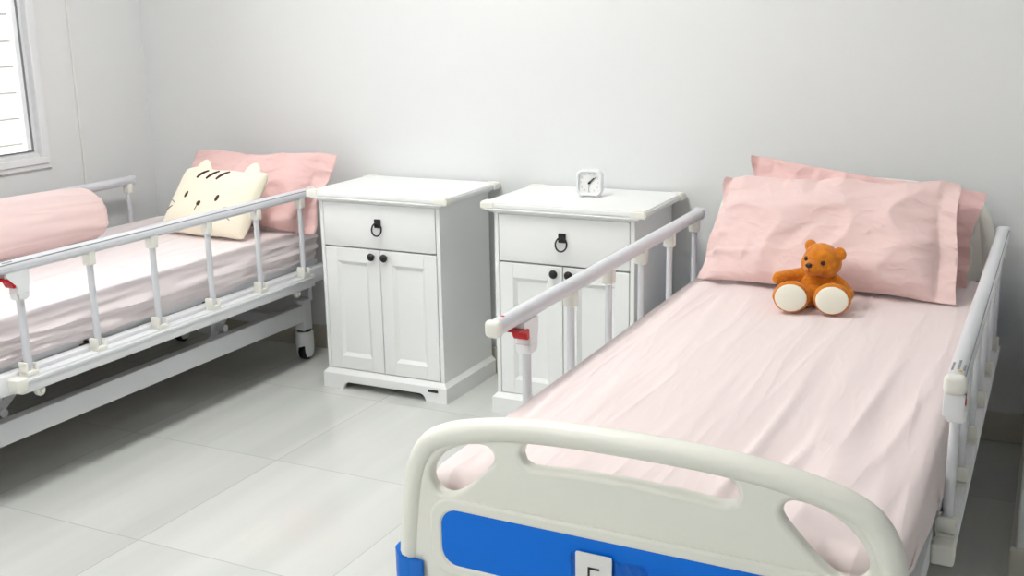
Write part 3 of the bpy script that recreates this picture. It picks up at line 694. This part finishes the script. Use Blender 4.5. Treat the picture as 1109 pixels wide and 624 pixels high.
# ---------------------------------------------------------------- pillows
def pillow_surface(c, tf, tb, fl, seed, wr=.020, sag=.0, bow=.035, cround=(0, 0, 1.2, .5), p=2.6, q=.55):
    """c = BL, BR, TR, TL corners; returns front(u,v), back(u,v). fl = flange widths (left, right)."""
    BL, BR, TR, TL = (Vector(x) for x in c)
    nrm = (BR - BL).cross(TL - BL).normalized()                # towards the viewer side
    W = (BR - BL).length; Hh = (TL - BL).length
    def base(u, v):
        uu = u; vv = v
        su = math.sin(math.pi * u); sv = math.sin(math.pi * v)
        uu += bow * .5 * (sv) * (1 - 2 * u) * abs(1 - 2 * u) ** 2
        vv += bow * (su) * (1 - 2 * v) * abs(1 - 2 * v) ** 2
        uu += .012 * nz(v * 3.1, 4.7, seed) * (1 if u > .5 else -1) * abs(2 * u - 1) ** 3; vv += .03 * nz(u * 3.3, 8.1, seed + (1 if v > .5 else 3)) * abs(2 * v - 1) ** 3
        cr = (abs(2 * u - 1) ** 9) * (abs(2 * v - 1) ** 7) * .05 * cround[(1 if u > .5 else 0) + (2 if v > .5 else 0)]; uu += (.5 - u) * cr * .7; vv += (.5 - v) * cr * 1.6
        return (BL * (1 - uu) + BR * uu) * (1 - vv) + (TL * (1 - uu) + TR * uu) * vv
    def prof(u, v):
        a = min(1, max(0, (u - fl[0]) / (1 - fl[0] - fl[1])))
        x = abs(2 * a - 1); y = abs(2 * v - 1)
        f = max(0, 1 - x ** p) ** q * max(0, 1 - y ** p) ** q
        return f
    def wrk(u, v, s):
        x, y = u * W, v * Hh
        e = min(u, 1 - u) * W; g = min(v, 1 - v) * Hh; m = min(e, g)
        w_ = wr * (ridge(x * 5 + y * 3.5, y * 6 - x * 3.2, s) - .5) * .8
        w_ += wr * 1.2 * (ridge(x * 2.2 + y * 2.6, y * 4.2 - x * 1.5, s + 5) - .5)
        # creases running in from the ends
        w_ += wr * 1.2 * (ridge(y * 14, x * 2.2, s + 11) - .5) * math.exp(-e / .09)
        w_ += wr * .9 * (ridge(x * 12, y * 2.2, s + 15) - .5) * math.exp(-g / .06)
        return w_ + wr * .6 * nz(x * 3, y * 3, s + 2)
    def flap(u, v):                                            # wavy flange
        d = 0
        if fl[1] and u > 1 - fl[1]: d += .034 * nz(v * 4.5, u * 2, seed + 20) * (u - 1 + fl[1]) / fl[1]
        if fl[0] and u < fl[0]: d += .034 * nz(v * 4.5, u * 2, seed + 30) * (fl[0] - u) / fl[0]
        return d
    def front(u, v):
        f = prof(u, v); sk = 1 + sag * (1 - 2 * v)
        return base(u, v) + nrm * (f * tf * sk + .0025 + wrk(u, v, seed) * min(1, f * 2.5 + .25) + flap(u, v))
    def back(u, v):
        f = prof(u, v)
        return base(u, v) - nrm * (f * tb + .0025) + nrm * flap(u, v)
    return front, back, nrm
def pillow_bm(front, back, nu=96, nv=60, lower=None):
    bm = nbm()
    F = [[bm.verts.new(front(i / nu, j / nv)) for j in range(nv + 1)] for i in range(nu + 1)]
    B = [[bm.verts.new(back(i / nu, j / nv)) for j in range(nv + 1)] for i in range(nu + 1)]
    for i in range(nu):
        for j in range(nv):
            bm.faces.new((F[i][j], F[i + 1][j], F[i + 1][j + 1], F[i][j + 1])); bm.faces.new((B[i][j], B[i][j + 1], B[i + 1][j + 1], B[i + 1][j]))
    for i in range(nu):
        bm.faces.new((F[i][0], B[i][0], B[i + 1][0], F[i + 1][0])); bm.faces.new((F[i][nv], F[i + 1][nv], B[i + 1][nv], B[i][nv]))
    for j in range(nv):
        bm.faces.new((F[0][j], F[0][j + 1], B[0][j + 1], B[0][j])); bm.faces.new((F[nu][j], B[nu][j], B[nu][j + 1], F[nu][j + 1]))
    if lower is not None:
        for v in bm.verts:
            if v.co.z < lower: v.co.z = lower + (v.co.z - lower) * .03
    return bm
def pillow(c, tf, tb, fl, seed, m, label, group, lower=.562, **kw):
    f, b, n = pillow_surface(c, tf, tb, fl, seed, **kw)
    return tag(obj('pillow', pillow_bm(f, b, lower=lower), m, sharp=80), label, 'pillow', group)
GP = 'pink pillows propped at the bed heads'
pillow([(.610, -.475, .564), (1.376, -.50, .566), (1.350, -.27, .888), (.634, -.27, .868)], .080, .045, (.03, .075), 1.7, M['pillow'],
       'large pink pillow directly behind the teddy bear, front one of two', GP, sag=.25)
pillow([(.72, -.262, .566), (1.385, -.275, .566), (1.408, -.175, .838), (.700, -.175, .925)], .04, .03, (.03, .10), 5.2, M['pillow_deep'],
       'pink pillow against the headboard, peeking out behind the large front pillow', GP, cround=(0, 0, .25, .1))
pillow([(-1.665, -.30, .560), (-1.005, -.275, .560), (-.945, -.16, .866), (-1.668, -.16, .852)], .07, .05, (.02, .10), 9.4, M['pillow_deep'],
       'pink pillow propped behind the cream cat face cushion', GP, lower=.557, sag=.2)

# cat face cushion
def cat_cushion():
    c = [(-1.594, -.470, .562), (-1.165, -.485, .562), (-1.082, -.40, .812), (-1.512, -.37, .812)]
    f, b, n = pillow_surface(c, .055, .055, (0, 0), 2.2, cround=(.7, .7, 1, 1.2), wr=.0012, bow=.02, p=3.0, q=.5, sag=.1)
    t = thing('cat_cushion', ((c[0][0] + c[1][0]) / 2, -.46, .562), 'cream cushion with an embroidered cat face and two ears', 'cushion')
    obj('cover', pillow_bm(f, b, 60, 44, lower=.558), M['cat'], t, sharp=80)
    def S(u, v, off=.0006):
        e = .004; p = f(u, v); nn = (f(u + e, v) - f(u - e, v)).cross(f(u, v + e) - f(u, v - e)).normalized(); return p + nn * off, nn
    def disc(name, u, v, ru, rv, m, rot=0):
        bm = nbm(); cs = [bm.verts.new(S(u, v, .0028)[0])]; ringv = []
        for k in range(24):
            a = 2 * math.pi * k / 24; x, y = ru * math.cos(a), rv * math.sin(a); x, y = x * math.cos(rot) - y * math.sin(rot), x * math.sin(rot) + y * math.cos(rot)
            ringv.append(bm.verts.new(S(u + x / .43, v + y / .265, .0004)[0]))
        for k in range(24): bm.faces.new((cs[0], ringv[k], ringv[(k + 1) % 24]))
        obj(name, bm, m, t, sharp=80)
    def stroke(name, pts, r, m):
        bm = nbm(); pp = [S(*p, .0006)[0] for p in pts]; k = len(pp)
        tube(bm, pp, [r * (.55 + .45 * math.sin(math.pi * (i + .5) / k)) for i in range(k)], 8, up=n); obj(name, bm, m, t)
    disc('eye', .250, .555, .0082, .0130, M['brown'], -.15); disc('eye', .635, .535, .0086, .0135, M['brown'], -.15)
    disc('nose', .450, .440, .0105, .0098, M['brown'])
    stroke('mouth', [(.446, .43), (.441, .39), (.437, .36), (.434, .33)], .0016, M['brown'])
    for (u0, u1) in ((.345, .275), (.475, .395), (.600, .515)):
        stroke('stripe', [(u0 + (u1 - u0) * k / 6 - .012 * math.sin(math.pi * k / 6), (.955 - .14 * k / 6)) for k in range(7)], .0056, M['brown'])
    for a, b_ in (((.045, .475), (.135, .425)), ((.03, .325), (.12, .38)), ((.745, .40), (.83, .43)), ((.775, .315), (.86, .235))):
        stroke('whisker', [(a[0] + (b_[0] - a[0]) * k / 4, a[1] + (b_[1] - a[1]) * k / 4) for k in range(5)], .0020, M['greybrown'])
    TL, TR = Vector(c[3]), Vector(c[2]); ex = (TR - TL).normalized(); ez = (TL - Vector(c[0])); ez = (ez - ex * ez.dot(ex)).normalized(); en = ex.cross(ez) * -1
    for (u, lean) in ((.21, .006), (.80, .008)):
        bm = nbm(); o = TL.lerp(TR, u) - ez * .014
        tube(bm, [o + ez * h + ex * lean * (h / .045) for h in (0, .014, .026, .036, .043, .0475)], [.043, .038, .031, .023, .014, .004], 24, ell=(1, .42), up=en)
        obj('ear', bm, M['cat'], t, sharp=80)
cat_cushion()

# bolster on the window-side bed
def bolster():
    bm = nbm(); n = 56; K = 90; r = .112; x, z = -1.735, .553 + .112
    y1, y0 = -.64, -1.62; rings = []
    for k in range(K + 1):
        s = k / K; y = y1 + (y0 - y1) * s; dy = min(s, 1 - s) * (y1 - y0) ; rr = r * (1 - .09 * math.exp(-s / .25)) * (1 - max(0, 1 - dy / .085) ** 2.6 * .72)
        row = []
        for i in range(n):
            a = 2 * math.pi * i / n
            e = math.exp(-dy / .10)
            w = .007 * (ridge(a * 2.0, y * 1.7 + a * .6, 4.4) - .5) + .006 * e * (ridge(a * 5, y * 3, 2.2) - .5) + .006 * nz(math.cos(a) * 1.5, y * 2.2, math.sin(a) * 1.5)
            q = rr + w * (rr / r)
            px, pz = x + q * math.cos(a) * 1.06 + .02 * (s - .3), z - .010 * math.exp(-s / .25) + q * math.sin(a) * (1.0 if math.sin(a) > 0 else .96) + .012 * s
            row.append(bm.verts.new((px, y, max(pz, .562))))
        rings.append(row)
    for A, B in zip(rings, rings[1:]):
        for i in range(n): bm.faces.new((A[i], A[(i + 1) % n], B[(i + 1) % n], B[i]))
    for row, yy in ((rings[0], .012), (rings[-1], -.012)):
        cc = bm.verts.new((sum(v.co.x for v in row) / n, row[0].co.y + yy, sum(v.co.z for v in row) / n))
        for i in range(n): bm.faces.new((cc, row[i], row[(i + 1) % n]))
    tag(obj('bolster', bm, M['bolster'], sharp=80), 'long round pink bolster lying along the window side of the bed', 'bolster')
bolster()

# ---------------------------------------------------------------- teddy bear
def teddy():
    o = Vector((1.006, -.640, .5625)); rz = R(7)
    T = Matrix.Translation(o) @ Matrix.Rotation(rz, 4, 'Z')
    t = thing('teddy_bear', o, 'orange brown teddy bear with white soles sitting against the pillow', 'teddy bear')
    bm = nbm()
    def lim(pts, rs):
        for (a, ra), (b, rb) in zip(list(zip(pts, rs)), list(zip(pts, rs))[1:]):
            for k in range(7):
                s = k / 6; ball(bm, Vector(a).lerp(Vector(b), s), ra + (rb - ra) * s, 16, 10)
    ball(bm, (0, .012, .060), (.050, .045, .060)); ball(bm, (0, .0, .040), (.052, .046, .038)); ball(bm, (0, .006, .098), (.036, .034, .030))
    hd = Matrix.Translation((.018, -.004, .132)) @ Matrix.Rotation(R(-27), 4, 'Z') @ Matrix.Rotation(R(6), 4, 'Y')
    def hb(c, r): ball(bm, hd @ Vector(c), r, rot=hd.to_3x3().to_4x4())
    hb((0, 0, 0), (.056, .048, .045)); hb((0, -.006, .012), (.048, .044, .040)); hb((-.026, -.012, -.010), (.030, .03, .028)); hb((.026, -.012, -.010), (.030, .03, .028))
    for s in (-1, 1):
        hb((s * .046, .006, .031), (.0195, .011, .020)); 
    hb((0, -.044, -.012), (.029, .024, .023)); hb((0, -.052, -.006), (.020, .018, .016))
    lim([(-.035, .0, .092), (-.075, -.015, .085), (-.098, -.028, .081)], [.018, .0185, .019])
    lim([(.036, .0, .090), (.070, -.012, .068), (.090, -.026, .046)], [.018, .0185, .020])
    for s, fx in ((-1, -.056), (1, .054)):
        lim([(s * .028, -.01, .032), (fx * .95, -.075, .036)], [.030, .031])
        ball(bm, (fx, -.092, .0455), (.0515, .020, .0455))
    me = bpy.data.meshes.new('tmp'); bm.to_mesh(me); bm.free()
    ob = bpy.data.objects.new('tmpb', me); COL.objects.link(ob)
    r = ob.modifiers.new('r', 'REMESH'); r.mode = 'VOXEL'; r.voxel_size = .0030
    s = ob.modifiers.new('s', 'SMOOTH'); s.iterations = 4
    dg = bpy.context.evaluated_depsgraph_get(); m2 = bpy.data.meshes.new_from_object(ob.evaluated_get(dg))
    bpy.data.objects.remove(ob); bpy.data.meshes.remove(me)
    for v in m2.vertices:
        c = v.co; v.co = c + v.normal * (.0013 * noise.noise(c * 260) + .0012 * noise.noise(c * 90))
        if v.co.z < .0005: v.co.z = .0005
    m2.transform(T)
    link('body', m2, M['fur'], t, sharp=120)
    for fx in (-.056, .054):
        b2 = nbm(); ball(b2, (fx, -.1085, .046), (.0435, .0065, .0385), 28, 16); bmesh.ops.transform(b2, matrix=T, verts=b2.verts); tag(obj('foot_sole', b2, M['sole'], t, sharp=120), 'white plush sole')
    b2 = nbm(); ball(b2, hd @ Vector((0, -.0705, -.001)), (.0092, .0055, .0070)); bmesh.ops.transform(b2, matrix=T, verts=b2.verts); obj('nose', b2, M['nose'], t)
    for s in (-1, 1):
        b2 = nbm(); ball(b2, hd @ Vector((s * .0265, -.0435, .008)), (.0062, .0055, .0068)); bmesh.ops.transform(b2, matrix=T, verts=b2.verts); obj('eye', b2, M['nose'], t)
    b2 = nbm(); tube(b2, [hd @ Vector((0, -.0695 + q[0], -.008 - q[1])) for q in ((0, 0), (.001, .006), (.004, .013))], .0009, 6); bmesh.ops.transform(b2, matrix=T, verts=b2.verts); obj('mouth', b2, M['nose'], t)
teddy()

# ---------------------------------------------------------------- daylight
wd = bpy.data.worlds.new('sky'); scene.world = wd; wd.use_nodes = True
bg = wd.node_tree.nodes['Background']
sk = wd.node_tree.nodes.new('ShaderNodeTexSky'); sk.sky_type = 'NISHITA'; sk.sun_disc = False; sk.sun_elevation = R(50); sk.sun_rotation = R(200); sk.air_density = 1.0; sk.dust_density = 3.0
hs = wd.node_tree.nodes.new('ShaderNodeHueSaturation'); hs.inputs['Saturation'].default_value = 0.25
wd.node_tree.links.new(sk.outputs[0], hs.inputs['Color']); wd.node_tree.links.new(hs.outputs[0], bg.inputs[0])
bg.inputs[1].default_value = 0.42
sun = bpy.data.lights.new('sun', 'SUN'); sun.energy = 1.2; sun.angle = R(2); so = bpy.data.objects.new('sun', sun); COL.objects.link(so)
so.rotation_euler = (R(35), R(25), 0)     # falls on the boarded wall outside, from over the roof

# ---------------------------------------------------------------- camera
f = 1207.819; yaw, pit, rol = R(26.3983), R(-13.9737), R(-1.0271)
fw = Vector((-math.sin(yaw) * math.cos(pit), math.cos(yaw) * math.cos(pit), math.sin(pit))); rt = Vector((math.cos(yaw), math.sin(yaw), 0)); up = rt.cross(fw)
r2 = rt * math.cos(rol) + up * math.sin(rol); u2 = -rt * math.sin(rol) + up * math.cos(rol)
cam = bpy.data.cameras.new('camera'); co = bpy.data.objects.new('camera', cam); COL.objects.link(co)
cam.sensor_width = 36; cam.lens = f / 1109 * 36; cam.clip_start = .02
mw = Matrix((r2, u2, -fw)).transposed().to_4x4(); mw.translation = (1.5994, -3.7632, 1.3919); co.matrix_world = mw
scene.camera = co
vs = scene.view_settings; vs.view_transform = 'Standard'; vs.look = 'None'; vs.gamma = 1; vs.exposure = 0.74; vs.use_curve_mapping = False
